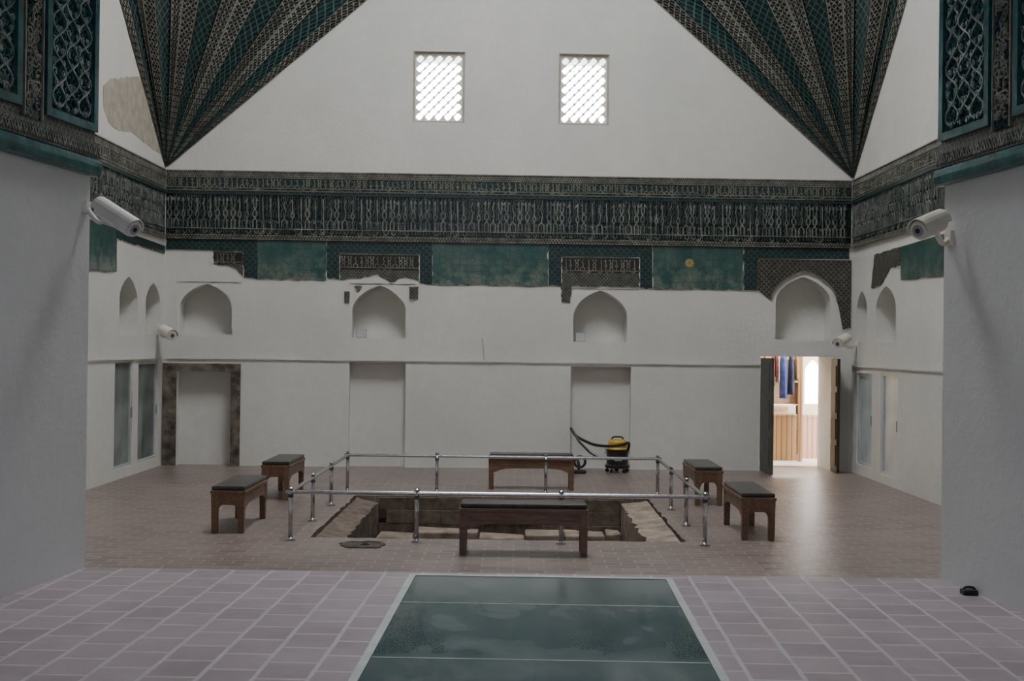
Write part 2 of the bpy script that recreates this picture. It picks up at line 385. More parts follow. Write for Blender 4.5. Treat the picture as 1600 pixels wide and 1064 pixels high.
def screen(lo, hi, zb, zt, nx, y0, y1):
    """pierced plaster plate: staggered diamond cells each with a rounded hole"""
    p = (hi-lo)/nx; nz_ = max(1, round((zt-zb)/p)); q = (zt-zb)/nz_
    V, Fc = [], []; N = 16
    def cell(cx, cz):
        outer, inner = [], []
        for k in range(N):
            a = 2*math.pi*k/N
            m = abs(math.cos(a))+abs(math.sin(a)); outer.append((cx+p/2*math.cos(a)/m, cz+q/2*math.sin(a)/m))
            ca, sa = math.cos(a), math.sin(a); u_ = (ca+sa)/math.sqrt(2); w_ = (ca-sa)/math.sqrt(2)
            rr = 1/((abs(u_/0.350)**4.5+abs(w_/0.290)**4.5)**(1/4.5))
            inner.append((cx+p*rr*ca, cz+q*rr*sa))
        b = len(V)
        for y in (y0, y1):
            V.extend([(x, y, z) for x, z in outer]); V.extend([(x, y, z) for x, z in inner])
        for k in range(N):
            k2 = (k+1) % N
            Fc.append((b+k, b+k2, b+N+k2, b+N+k)); Fc.append((b+2*N+k, b+3*N+k, b+3*N+k2, b+2*N+k2))
            Fc.append((b+N+k, b+N+k2, b+3*N+k2, b+3*N+k))
    for j in range(nz_):
        for i in range(nx): cell(lo+(i+0.5)*p, zb+(j+0.5)*q)
    for j in range(1, nz_):
        for i in range(1, nx): cell(lo+i*p, zb+j*q)
    g = [(V, Fc)]
    for j in range(nz_+1):
        for xx, s_ in ((lo, 1), (hi, -1)):
            z = zb+j*q; pts = [(xx, max(zb, z-q/2)), (xx+s_*p/2, z), (xx, min(zt, z+q/2))]
            g.append(gprism(pts, y0, y1))
    for i in range(1, nx):
        for zz, s_ in ((zb, 1), (zt, -1)):
            x = lo+i*p; g.append(gprism([(x-p/2, zz), (x, zz+s_*q/2), (x+p/2, zz)], y0, y1))
    return join(*g)
for i, (a, b, c_, d_) in enumerate(wins):
    x0, x1, z0, z1 = recbw(a, b, c_, d_, 1)
    w = empty('window_%d' % (i+1), BW @ Matrix.Translation(((x0+x1)/2, 0.03, z0)), kind='structure', label='small upper window with pierced plaster lattice screen')
    W = (x1-x0)/2; Hh = z1-z0; t = 0.035
    fr_ = join(gbox(-W, -W+t, 0, 0.09, 0, Hh), gbox(W-t, W, 0, 0.09, 0, Hh), gbox(-W+t, W-t, 0, 0.09, 0, t*0.8), gbox(-W+t, W-t, 0, 0.09, Hh-t, Hh))
    mk('window_frame', fr_, M_PATCH, parent=w)
    mk('window_lattice', screen(-W+t, W-t, t*0.8, Hh-t, 5, 0.03, 0.036), M_GLOWPL, parent=w)

# ---------------------------------------------------------------- side walls
wl_ = mk('wall_left', gbox(-12.0, 0.0, 0, 0.8, -0.3, ZTOP), M_PL, kind='structure', label='white plastered side wall with niches and vitrines')
def lpoly(fn, a, b, vb, vs, va):
    uc = (a+b)/2
    return arch(fn(a, vs)[0], fn(b, vs)[0], fn(uc, vb)[1], fn(uc, vs)[1], fn(uc, va)[1])
cuts = [gprism(lpoly(lw, 186, 214, 524, 468, 432), -0.1, 0.32), gprism(lpoly(lw, 227, 250, 523, 475, 442), -0.1, 0.32)]
vitL = [(178, 206, 562, 731), (215, 245, 564, 720)]
vitR = [(1338, 1361, 583, 728), (1375, 1401, 583, 745)]
def rect(fn, a, b, v0, v1):
    uc = (a+b)/2; return fn(a, (v0+v1)/2)[0], fn(b, (v0+v1)/2)[0], fn(uc, v1)[1], fn(uc, v0)[1]
for q in vitL:
    x0, x1, z0, z1 = rect(lw, *q); cuts.append(gbox(x0, x1, -0.1, 0.3, z0, z1))
cut(wl_, cuts); wl_.matrix_basis = LW
wr_ = mk('wall_right', gbox(-0.05, 12.4, 0, 0.8, -0.3, ZTOP), M_PL, kind='structure', label='white plastered side wall with niches and vitrines')
cuts = [gprism(lpoly(rw, 1338, 1354, 534, 485, 455), -0.1, 0.32), gprism(lpoly(rw, 1368, 1399, 534, 482, 447), -0.1, 0.32)]
for q in vitR:
    x0, x1, z0, z1 = rect(rw, *q); cuts.append(gbox(x0, x1, -0.1, 0.3, z0, z1))
cut(wr_, cuts); wr_.matrix_basis = RW
P = [lw(u, v) for u, v in ((160, 133), (172, 122), (200, 120), (222, 118), (234, 124), (240, 170), (246, 215), (250, 240), (232, 228), (205, 206), (182, 202), (168, 190), (160, 165))]
mk('plaster_patch', gprism(jag(P, 0.015, 0.1, 3), -0.006, 0.002), M_PATCH, parent=wl_, label='bare beige plaster patch')

k = 1
for fn, Mx, qs, gm in ((lw, LW, vitL, M_VGL), (rw, RW, vitR, M_VGLR)):
    for q in qs:
        x0, x1, z0, z1 = rect(fn, *q)
        e = empty('window_%d' % (k+2), Mx @ Matrix.Translation((x0, 0, z0)), kind='structure', label='tall glazed wall vitrine in pale aluminium frame'); k += 1
        w, h, t = x1-x0, z1-z0, 0.05
        mk('window_frame', join(gbox(0, t, 0.02, 0.08, 0, h), gbox(w-t, w, 0.02, 0.08, 0, h), gbox(t, w-t, 0.02, 0.08, 0, t), gbox(t, w-t, 0.02, 0.08, h-t, h)), M_ALU, parent=e)
        mk('window_pane', gbox(t, w-t, 0.045, 0.055, t, h-t), gm, parent=e)
        mk('window_handle', gbox(w-t*0.8, w-t*0.3, -0.01, 0.02, h*0.45, h*0.55), M_GREY, parent=e)

def ledge(name, Mx, x0, x1, z):
    mk(name, join(gbox(x0, x1, -0.022, 0.0, z-0.035, z), gbox(x0, x1, -0.010, 0.0, z-0.06, z-0.035)), M_PL, M=Mx, kind='structure', label='thin white plaster string course')
zl = bw(780, 563)[1]
ledge('trim_1', BW, bw(262, 560)[0], DX0-0.01, zl)
ledge('trim_2', LW, -11.8, -0.02, zl)
ledge('trim_3', RW, 0.04, 12.0, zl)

a0 = bw(251, 650)[0]; a1 = bw(275, 650)[0]; a2 = bw(360, 650)[0]; a3 = bw(375, 650)[0]; zt = bw(312, 562)[1]; zi = bw(312, 580)[1]
mk('door_1', join(gbox(max(a0, -5.86), a1, -0.03, 0.0, 0, zt-0.06), gbox(a2, a3, -0.03, 0, 0, zt-0.06), gbox(a1, a2, -0.03, 0, zi, zt-0.06)), M_STONE, M=BW, kind='structure', label='blocked doorway with weathered brown stone surround')

# ---------------------------------------------------------------- friezes
Z = dict(top=4.89, b1=4.79, b2=4.57, m1=4.50, m0=3.83, bot=3.76)
def kufic(x0, x1, z0, z1, pitch, seed, w=0.018, t=0.03, base=True, far=-0.02):
    r = random.Random(seed); g = []; Hh = z1-z0; x = x0+pitch*0.5
    def S(p, q, ww, dt=0.0): g.append(stroke(p, q, ww, -t-dt, far))
    def L(pts, ww):
        for i, (p, q) in enumerate(zip(pts[:-1], pts[1:])): S(p, q, ww, 0.001*(i % 3))
    if base: S((x0, z0+0.16*Hh), (x1, z0+0.16*Hh), w*0.9)
    while x < x1-pitch*0.6:
        k = r.random(); p2 = pitch*0.5; zz = lambda f: z0+Hh*f
        if k < 0.40:
            L([(x-p2*0.5, zz(.16)), (x-p2*0.5, zz(.36)), (x+p2*0.5, zz(.50)), (x+p2*0.5, zz(.58)), (x-p2*0.4, zz(.70)), (x-p2*0.4, zz(.92)), (x-p2*0.8, zz(.84))], w)
            L([(x+p2*0.5, zz(.16)), (x+p2*0.5, zz(.36)), (x-p2*0.5, zz(.50)), (x-p2*0.5, zz(.58)), (x+p2*0.4, zz(.70)), (x+p2*0.4, zz(.92)), (x+p2*0.8, zz(.84))], w)
        elif k < 0.62:
            L([(x, zz(.16)), (x, zz(.40)), (x-p2*0.45, zz(.50)), (x, zz(.61)), (x+p2*0.45, zz(.50)), (x, zz(.40))], w*0.9)
            L([(x, zz(.61)), (x, zz(.90)), (x-p2*0.6, zz(.80))], w)
        elif k < 0.82:
            L([(x-p2*0.7, zz(.16)), (x-p2*0.7, zz(.34)), (x, zz(.42)), (x+p2*0.7, zz(.34)), (x+p2*0.7, zz(.16))], w)
            L([(x, zz(.42)), (x+p2*0.3, zz(.60)), (x-p2*0.2, zz(.74)), (x+p2*0.3, zz(.90))], w*0.8)
        else:
            L([(x-p2*0.4, zz(.34)), (x+p2*0.3, zz(.30)), (x+p2*0.5, zz(.14)), (x, zz(.03)), (x-p2*0.9, zz(.05))], w)
            L([(x+p2*0.3, zz(.30)), (x+p2*0.1, zz(.92))], w)
        if r.random() < 0.5: L([(x-p2*0.2, zz(.10)), (x+p2*0.4, zz(.03)), (x+p2*0.9, zz(.09))], w*0.7)
        x += pitch*r.choice((0.85, 0.95, 1.05))
    return join(*g)
def scrolls(x0, x1, z0, z1, n, rad, w, seed, y0=-0.027, y1=-0.02, turns=6):
    r = random.Random(seed); g = []
    for i in range(n):
        cx = r.uniform(x0+rad, x1-rad); cz = r.uniform(z0+rad, z1-rad); a0 = r.uniform(0, 6.28); rr = rad*r.uniform(0.6, 1.0); s_ = r.choice((-1, 1))
        pr = None
        for k in range(turns):
            a = a0+s_*k*0.8; q = (cx+rr*(1-k*0.11)*math.cos(a), cz+rr*(1-k*0.11)*math.sin(a))
            if pr: g.append(stroke(pr, q, w, y0, y1))
            pr = q
    return join(*g)
def zigzag(x0, x1, z0, z1, pitch, w, y0=-0.034, y1=-0.02):
    g = []; n = max(1, int((x1-x0)/pitch)); p = (x1-x0)/n
    for i in range(n):
        a = x0+i*p; g.append(stroke((a, z0), (a+p/2, z1), w, y0, y1)); g.append(stroke((a+p/2, z1), (a+p, z0), w, y0-0.002, y1))
    return join(*g)
def frieze(name, Mx, x0, x1, seed):
    e = empty(name, Mx, kind='structure', label='dark glazed tile frieze with braided relief and kufic inscription')
    mk('frieze_ground', gbox(x0, x1, -0.02, 0, Z['bot'], Z['top']), M_KTEAL, parent=e)
    L = x1-x0
    g = [zigzag(x0, x1, Z['b1']+0.01, Z['top']-0.02, 0.075, 0.014),
         zigzag(x0+0.037, x1-0.037, Z['b1']+0.01, Z['top']-0.02, 0.075, 0.010, -0.031),
         kufic(x0, x1, Z['b2']+0.012, Z['b1']-0.012, 0.095, seed+50, 0.014, 0.036, base=True)]
    mk('frieze_braid', join(*g), M_BEIGE, parent=e)
    mk('frieze_braid_ground', gbox(x0, x1, -0.026, -0.02, Z['b2'], Z['top']), M_KDARK, parent=e)
    lines = [gbox(x0, x1, -0.045, -0.02, Z['top']-0.012, Z['top']+0.006), gbox(x0, x1, -0.04, -0.02, Z['b1']-0.010, Z['b1']+0.002),
             gbox(x0, x1, -0.045, -0.02, Z['b2']-0.008, Z['b2']+0.004), gbox(x0, x1, -0.04, -0.02, Z['m0']-0.008, Z['m0']+0.004), gbox(x0, x1, -0.045, -0.02, Z['bot'], Z['bot']+0.012)]
    mk('frieze_moulding', join(*lines), M_BEIGE, parent=e)
    mk('frieze_moulding', gbox(x0, x1, -0.04, -0.02, Z['m1'], Z['b2']-0.012), M_KDARK, parent=e)
    mk('braid_strip', zigzag(x0, x1, Z['bot']+0.014, Z['m0']-0.010, 0.05, 0.010, -0.036), M_BEIGE, parent=e)
    mk('kufic_inscription', kufic(x0, x1, Z['m0'], Z['m1'], 0.125, seed, 0.018, 0.038), M_GREYGL, parent=e)
    mk('kufic_inscription', kufic(x0+0.04, x1-0.02, Z['m0']+0.22, Z['m1']+0.04, 0.070, seed+9, 0.009, 0.030, base=False), M_GREYFINE, parent=e)
    mk('kufic_inscription', kufic(x0+0.02, x1-0.02, Z['m0']+0.0, Z['m1']-0.40, 0.065, seed+19, 0.009, 0.031, base=False), M_GREYFINE, parent=e)
    mk('vegetal_scroll', scrolls(x0, x1, Z['m0']+0.02, Z['m1']-0.02, int(L*42), 0.055, 0.009, seed+3), M_DIMGL, parent=e)
    return e
FB = frieze('trim_4', BW, -5.84, 5.60, 1)
FL = frieze('trim_5', LW, -11.8, -0.05, 2)
FR = frieze('trim_6', RW, 0.05, 12.0, 3)

def frag(name, fn, par, pts, mat, y=-0.016, seed=1, label='', jagged=True, skip=(), amp=0.015):
    P = [fn(u, v) for u, v in pts]
    if jagged: P = jag(P, amp, 0.06, seed, skip)
    return mk(name, gprism(P, y, 0.0), mat, parent=par, label=label)
tp = 'turquoise hexagonal tile panel with worn lower edge'
frag('tile_panel', bw, FB, [(402, 374), (510, 376), (510, 437), (402, 436)], M_HEX, seed=1, label=tp, skip=(0,))
frag('tile_panel', bw, FB, [(676, 378), (856, 380), (856, 447), (676, 444)], M_HEX, seed=2, label=tp, skip=(0,))
frag('tile_panel', bw, FB, [(1020, 381), (1161, 383), (1161, 453), (1020, 451)], M_HEX, seed=3, label='turquoise tile panel with one gold star medallion', skip=(0,))
c0 = bw(1077, 411)
star = []
for i in range(24):
    a = 2*math.pi*i/24; rr = 0.085 if i % 2 == 0 else 0.06; star.append((c0[0]+rr*math.cos(a), c0[1]+rr*math.sin(a)))
mk('medallion', gprism(star, -0.022, -0.014), M_GOLD, parent=FB, label='gold star medallion')
mk('medallion_center', gprism([(c0[0]+0.025*math.cos(a*0.785), c0[1]+0.025*math.sin(a*0.785)) for a in range(8)], -0.026, -0.014), M_BEIGE, parent=FB)
fl = 'dark braided tile border remnant framing an arch panel'
frag('tile_border', bw, FB, [(259, 371), (402, 374), (402, 436), (381, 433), (380, 392), (259, 389)], M_KDARK, seed=4, label=fl, skip=(0, 1, 4))
frag('tile_fragment', bw, FB, [(332, 392), (379, 393), (380, 432), (366, 418), (350, 414), (334, 412)], M_KGREY, y=-0.014, seed=5, label='grey inscribed tile fragment beside the dark border')
frag('tile_border', bw, FB, [(511, 376), (675, 378), (675, 444), (656, 442), (656, 397), (530, 395), (530, 437), (511, 434)], M_KDARK, seed=6, label=fl, skip=(0, 1, 3, 4, 5, 7))
frag('tile_fragment', bw, FB, [(531, 397), (655, 398), (655, 438), (630, 433), (610, 441), (590, 428), (560, 434), (531, 437)], M_KGREY, y=-0.014, seed=7, label='grey inscribed tile fragment inside dark border', skip=(0,))
frag('tile_border', bw, FB, [(857, 380), (1019, 381), (1019, 451), (1000, 450), (1000, 402), (877, 400), (877, 447), (857, 446)], M_KDARK, seed=8, label=fl, skip=(0, 1, 3, 4, 5, 7))
frag('tile_fragment', bw, FB, [(878, 401), (999, 403), (999, 449), (960, 448), (893, 447), (891, 474), (877, 472)], M_KGREY, y=-0.014, seed=9, label='grey inscribed tile fragment with hanging strip', skip=(0,))
frag('tile_border', bw, FB, [(1162, 383), (1326, 386), (1326, 405), (1183, 404), (1183, 454), (1162, 453)], M_KDARK, seed=10, label=fl, skip=(0, 1, 2, 3))
for (u0, u1, v0, v1, sd) in ((532, 654, 398, 422, 21), (879, 998, 403, 427, 22), (334, 378, 394, 412, 23)):
    xx0, zz1 = bw(u0, v0); xx1, _ = bw(u1, v0); _, zz0 = bw((u0+u1)/2, v1); _, zz1 = bw((u0+u1)/2, v0+1)
    mk('inscription_ground', gbox(xx0, xx1, -0.018, -0.012, zz0, zz1), M_BLACK, parent=FB)
    mk('kufic_inscription', kufic(xx0, xx1, zz0, zz1, 0.10, sd, 0.014, 0.022, far=-0.014), M_BEIGE, parent=FB)
a, b, vb, vs, va = niches[3]; uc = (a+b)/2
inner = arch(bw(a-8, vs)[0], bw(b+10, vs)[0], bw(uc, vs-4)[1], bw(uc, vs)[1], bw(uc, va-9)[1])
inner = inner[1:-1]
xr_out = bw(1329, 450)[0]
P = [bw(1184, 453), bw(1184, 405), (xr_out, bw(1327, 407)[1]), (xr_out, bw(1327, 512)[1]), bw(1316, 515), bw(1310, 480)]
mk('arch_surround', gprism(P + list(reversed(inner)), -0.02, 0), M_KBROWN, parent=FB, label='brown lattice relief tile surround above pointed niche')
rim = []
for p_, q_ in zip(inner[:-1], inner[1:]): rim.append(stroke(p_, q_, 0.022, -0.03, -0.018))
mk('arch_rim', join(*rim), M_BEIGE, parent=FB)
for pts, sd in (([(538, 455), (546, 455), (546, 474), (538, 474)], 1), ([(553, 447), (566, 447), (560, 456)], 2), ([(639, 448), (654, 448), (653, 468), (640, 467)], 3)):
    frag('tile_chip', bw, FB, pts, M_KGREY, y=-0.012, seed=sd, label='small dark tile remnant on white plaster', amp=0.008)
frag('tile_panel', lw, FL, [(100, 330), (180, 357), (180, 424), (100, 421)], M_HEX, seed=11, label='dark turquoise tile panel below the frieze', skip=(0,))
frag('tile_border', lw, FL, [(180, 357), (256, 384), (256, 396), (181, 372)], M_KDARK, seed=14, label='thin dark tile strip below the frieze', skip=(0,))
frag('tile_fragment', rw, FR, [(1367, 398), (1407, 386), (1407, 414), (1392, 418), (1376, 446), (1362, 450)], M_KGREY, seed=12, label='grey braided tile fragment below the frieze')
frag('tile_panel', rw, FR, [(1408, 386), (1500, 358), (1500, 426), (1408, 438)], M_HEX, seed=13, label='dark turquoise tile panel below the frieze', skip=(0,))

# ---------------------------------------------------------------- pendentives + dome
CX, CY, RX, RY, ZR = -0.11, 14.8, 5.755, 6.0, 9.9
def pendentive(name, apex, a0, a1, nf=5):
    me_v, me_f, uvs = [], [], []
    fs = [0, 0.10, 0.105, 0.20, 0.205, 0.30, 0.315, 0.5, 0.685, 0.70, 0.795, 0.80, 0.895, 0.90, 1.0]
    off = [0.0, 0.022, 0.012, 0.03, 0.02, 0.028, 0.0, -0.01, 0.0, 0.028, 0.02, 0.03, 0.012, 0.022, 0.0]
    nl = 60; A = Vector(apex)
    for k in range(nf):
        t0 = math.radians(a0+(a1-a0)*k/nf); t1 = math.radians(a0+(a1-a0)*(k+1)/nf)
        p0 = Vector((CX+RX*math.cos(t0), CY+RY*math.sin(t0), ZR)); p1 = Vector((CX+RX*math.cos(t1), CY+RY*math.sin(t1), ZR))
        nrm = (p0-A).cross(p1-A).normalized()
        if nrm.dot(Vector((CX, CY, 5))-A) < 0: nrm = -nrm
        base = len(me_v)
        for j in range(nl+1):
            t = j/nl; t = max(t, 0.004)
            for f_, o_ in zip(fs, off):
                q = A.lerp(p0.lerp(p1, f_), t) + nrm*o_*min(1, t*4)
                me_v.append(q); uvs.append((k+min(max(f_, 0.001), 0.999), t*7.6))
        n = len(fs)
        for j in range(nl):
            for i in range(n-1):
                me_f.append((base+j*n+i, base+j*n+i+1, base+(j+1)*n+i+1, base+(j+1)*n+i))
    me = bpy.data.meshes.new(name); me.from_pydata([tuple(v) for v in me_v], [], me_f)
    uvl = me.uv_layers.new(name='UVMap')
    for lp in me.loops: uvl.data[lp.index].uv = uvs[lp.vertex_index]
    me.materials.append(M_PEND)
    return mk(name, me, None, kind='structure', label='folded fan pendentive of dark green and beige mosaic')
pendentive('trim_7', (-5.85, 20.58, 4.93), 90, 180)
pendentive('trim_8', (5.62, 20.96, 4.93), 90, 0)
pendentive('trim_9', (-5.85, 8.8, 4.93), 180, 270)
pendentive('trim_10', (5.62, 8.8, 4.93), 0, -90)
V_, F_ = [], []
seg = 48
prof = [(1.75, 9.93)] + [(math.cos(a)*1.0, 9.93+4.2*math.sin(a)) for a in [i*math.pi/2/12 for i in range(0, 10)]]
for r, z in prof:
    for k in range(seg):
        a = 2*math.pi*k/seg; V_.append((CX+RX*1.01*r*math.cos(a), CY+RY*1.01*r*math.sin(a), z))
for i in range(len(prof)-1):
    for k in range(seg): F_.append((i*seg+k, i*seg+(k+1) % seg, (i+1)*seg+(k+1) % seg, (i+1)*seg+k))
mk('ceiling', (V_, F_), M_DOME, kind='structure', label='tiled dome with round opening at its crown')

# ---------------------------------------------------------------- floors
PX0, PX1, PY0, PY1 = -2.16, 1.80, 13.15, 16.85
fl_ = mk('floor', gbox(-6.7, 6.5, 8.75, 21.9, -0.3, 0.0), M_BRICK, kind='structure', label='pinkish brown brick paving of the domed hall')
hole = jag([(PX0, PY0), (PX1, PY0), (PX1, PY1), (PX0, PY1)], 0.022, 0.16, 8)
hv = [(p[0], p[1], -0.5) for p in hole]+[(p[0], p[1], 0.3) for p in hole]; hn = len(hole)
cut(fl_, [(hv, [tuple(range(hn)), tuple(range(2*hn-1, hn-1, -1))]+[(i, (i+1) % hn, hn+(i+1) % hn, hn+i) for i in range(hn)])])
mk('floor.001', gbox(-5.6, 5.6, -3.2, 8.75, -0.3, 0.45), M_TILE, kind='structure', label='raised mauve tile floor with pale grout')

pit = empty('sunken_pool', Matrix.Translation((0, 0, 0)), label='sunken rectangular stone pool pit below paving level', cat='pool')
B = 0.05
mk('pool_wall', join(gbox(PX0-B, PX0-B+0.02, PY0-B, PY1+B, -1.3, -0.302), gbox(PX1+B-0.02, PX1+B, PY0-B, PY1+B, -1.3, -0.302),
   gbox(PX0-B+0.02, PX1+B-0.02, PY1+B-0.02, PY1+B, -1.3, -0.302), gbox(PX0-B+0.02, PX1+B-0.02, PY0-B, PY0-B+0.02, -1.3, -0.302)), M_PIT, parent=pit)
mk('pool_floor', gbox(PX0-B, PX1+B, PY0-B, PY1+B, -1.35, -1.3), M_PIT, parent=pit)
def rough_slab(xa, xb, ya, yb, za, zb_, seed, amp=0.012, nx=4, ny=26, bottom=-1.29):
    r = random.Random(seed); V, Fc = [], []
    for j in range(ny+1):
        for i in range(nx+1):
            t = i/nx; x = xa+(xb-xa)*t; y = ya+(yb-ya)*j/ny
            inner_ = (i == nx and xb < 0) or (i == 0 and xa > 0)
            V.append((x+(r.uniform(-0.03, 0.03) if inner_ else 0), y, za+(zb_-za)*t+r.uniform(-amp, amp*0.4)))
    n = nx+1
    for j in range(ny):
        for i in range(nx): Fc.append((j*n+i, j*n+i+1, (j+1)*n+i+1, (j+1)*n+i))
    ring = [i for i in range(n)]+[j*n+nx for j in range(1, ny+1)]+[ny*n+i for i in range(nx-1, -1, -1)]+[j*n for j in range(ny-1, 0, -1)]
    b = len(V)
    for i in ring: V.append((V[i][0], V[i][1], bottom))
    for k in range(len(ring)): Fc.append((ring[k], ring[(k+1) % len(ring)], b+(k+1) % len(ring), b+k))
    return V, Fc
mk('pool_ledge', rough_slab(PX0+0.026, PX0+0.30, PY0+0.026, PY1-0.026, -0.02, -0.09, 3), M_PITM, parent=pit)
mk('pool_ledge', rough_slab(PX1-0.36, PX1-0.026, PY0+0.026, PY1-0.026, -0.07, -0.018, 5), M_PITL, parent=pit, label='pale broad stone ledge')
bl = []; xx = PX0+0.34; r = random.Random(4)
while xx < PX1-0.46:
    w = r.uniform(0.35, 0.9); x2 = min(xx+w, PX1-0.40); zt_ = -0.42+r.uniform(-0.07, 0.02)
    V, Fc = gbox(xx+0.004, x2-0.004, 16.30+r.uniform(0, 0.12), PY1-0.03, -1.29, zt_)
    V = [(x+r.uniform(-0.012, 0.012), y, z+(r.uniform(-0.02, 0.02) if z > -1 else 0)) for x, y, z in V]
    bl.append((V, Fc)); xx = x2
mk('pool_step', join(*bl), M_PITL, parent=pit, bevel=0.02, label='worn stone block step')
bl = []; zrow = -0.012; row = 0
while zrow > -0.42:
    h = r.uniform(0.15, 0.20); xx = PX0+0.32+(0.1 if row % 2 else 0)
    while xx < PX1-0.42:
        x2 = min(xx+r.uniform(0.3, 0.8), PX1-0.38)
        V, Fc = gbox(xx+0.003, x2-0.003, PY1-0.05-r.uniform(0, 0.03), PY1-0.025, zrow-h+0.003, zrow)
        V = [(x+r.uniform(-0.003, 0.003), y, z+r.uniform(-0.004, 0.0)) for x, y, z in V]
        bl.append((V, Fc)); xx = x2
    zrow -= h; row += 1
mk('pool_masonry', join(*bl), M_PITM, parent=pit, bevel=0.006)

# ---------------------------------------------------------------- glass floor panel
gp = empty('glass_floor_panel', Matrix.Translation((0.155, 7.25, 0.45)) @ Matrix.Rotation(math.radians(-1.1), 4, 'Z'),
           label='long dusty greenish glass panel framed in pale metal', cat='glass floor')
W = 0.905; y0 = -3.3; y1 = 1.36
mk('panel_frame', join(gbox(-W, -W+0.045, y0, y1, 0, 0.014), gbox(W-0.045, W, y0, y1, 0, 0.014), gbox(-W+0.045, W-0.045, y1-0.055, y1, 0, 0.014)), M_GFRAME, parent=gp)
ys = [1.305, 0.42, -0.94, -2.2, -3.3]
for i in range(4):
    mk('glass_pane', gbox(-W+0.047, W-0.047, ys[i+1]+0.006, ys[i]-0.002 if i == 0 else ys[i]-0.006, 0.0, 0.010), M_GLASS, parent=gp)
for yy in ys[1:4]:
    mk('panel_crossbar', gbox(-W+0.05, W-0.05, yy-0.005, yy+0.005, 0.002, 0.0115), M_SEAM, parent=gp)

# ---------------------------------------------------------------- bay walls
def eyvan_wall(name, Mx, sgn):
    X0, X1 = (-12.0, 0.0) if sgn < 0 else (0.0, 12.0)
    return mk(name, gbox(X0, X1, 0, 0.6, 0.0, 5.7), M_PL2, M=Mx, kind='structure', label='cool white plastered side wall of the bay')
eyvan_wall('wall_bay_left', EL, -1); eyvan_wall('wall_bay_right', ER, 1)
mk('wall_front_left', gbox(-6.7, -3.66, 8.2, 8.75, 0.0, ZTOP), M_PL, kind='structure', label='white plastered wall')
mk('wall_front_right', gbox(3.62, 6.45, 8.2, 8.75, 0.0, ZTOP), M_PL, kind='structure', label='white plastered wall')
mk('wall_front_top', gbox(-3.66, 3.62, 8.2, 8.74, 5.7, ZTOP), M_PL, kind='structure', label='white plastered wall')
mk('ceiling.001', gbox(-5.6, 5.6, -3.2, 8.2, 5.7, 5.9), M_PL, kind='structure', label='white bay ceiling')
mk('wall_bay_rear', gbox(-5.6, 5.6, -3.4, -3.2, 0, 5.9), M_PL, kind='structure', label='white plastered wall')

def vines(lo, hi, zb, zt, w, y0, y1, seed):
    """counter-winding vine stems with curling tendrils and pointed leaves"""
    r = random.Random(seed); g = []; W = hi-lo
    for ph, cf in ((0, .19), (math.pi, .19), (0.6, .5), (math.pi+0.6, .5), (0.2, .81), (math.pi+0.2, .81)):
        cx = lo+W*cf; am = W*0.155; pr = None; z = zb+0.02; n = 0
        while z < zt-0.03:
            q = (min(hi-0.010, max(lo+0.010, cx+am*math.sin((z-zb)*19+ph))), z)
            if pr: g.append(stroke(pr, q, w, y0-0.003*(ph > 1), y1))
            if n % 4 == 0:
                s_ = 1 if math.cos((z-zb)*19+ph) > 0 else -1; rr = r.uniform(0.020, 0.032); pp = q
                ccx, ccz = q[0]-s_*rr, q[1]
                for k in range(1, 8):
                    a = k*0.75; f_ = 1-k*0.09
                    nq = (ccx+s_*rr*f_*math.cos(a), ccz+rr*f_*math.sin(a))
                    if lo+0.005 < nq[0] < hi-0.005 and zb < nq[1] < zt:
                        g.append(stroke(pp, nq, w*0.8, y0, y1))
                    pp = nq
                if lo+0.02 < ccx < hi-0.02: g.append(gprism([(ccx-0.010, ccz), (ccx, ccz-0.016), (ccx+0.010, ccz), (ccx, ccz+0.020)], y0-0.002, y1))
            pr = q; z += 0.018; n += 1
    return join(*g)
M_GIRIH = knot('black_star_ground', (0.004, 0.020, 0.022), (0.016, 0.085, 0.092), 44, 0.36, 0.10, warp=0.12)
M_GLINE = noisy('silver_teal_glaze', (0.17, 0.22, 0.22), (0.024, 0.10, 0.105), 9, 0.10, bump=0.6)
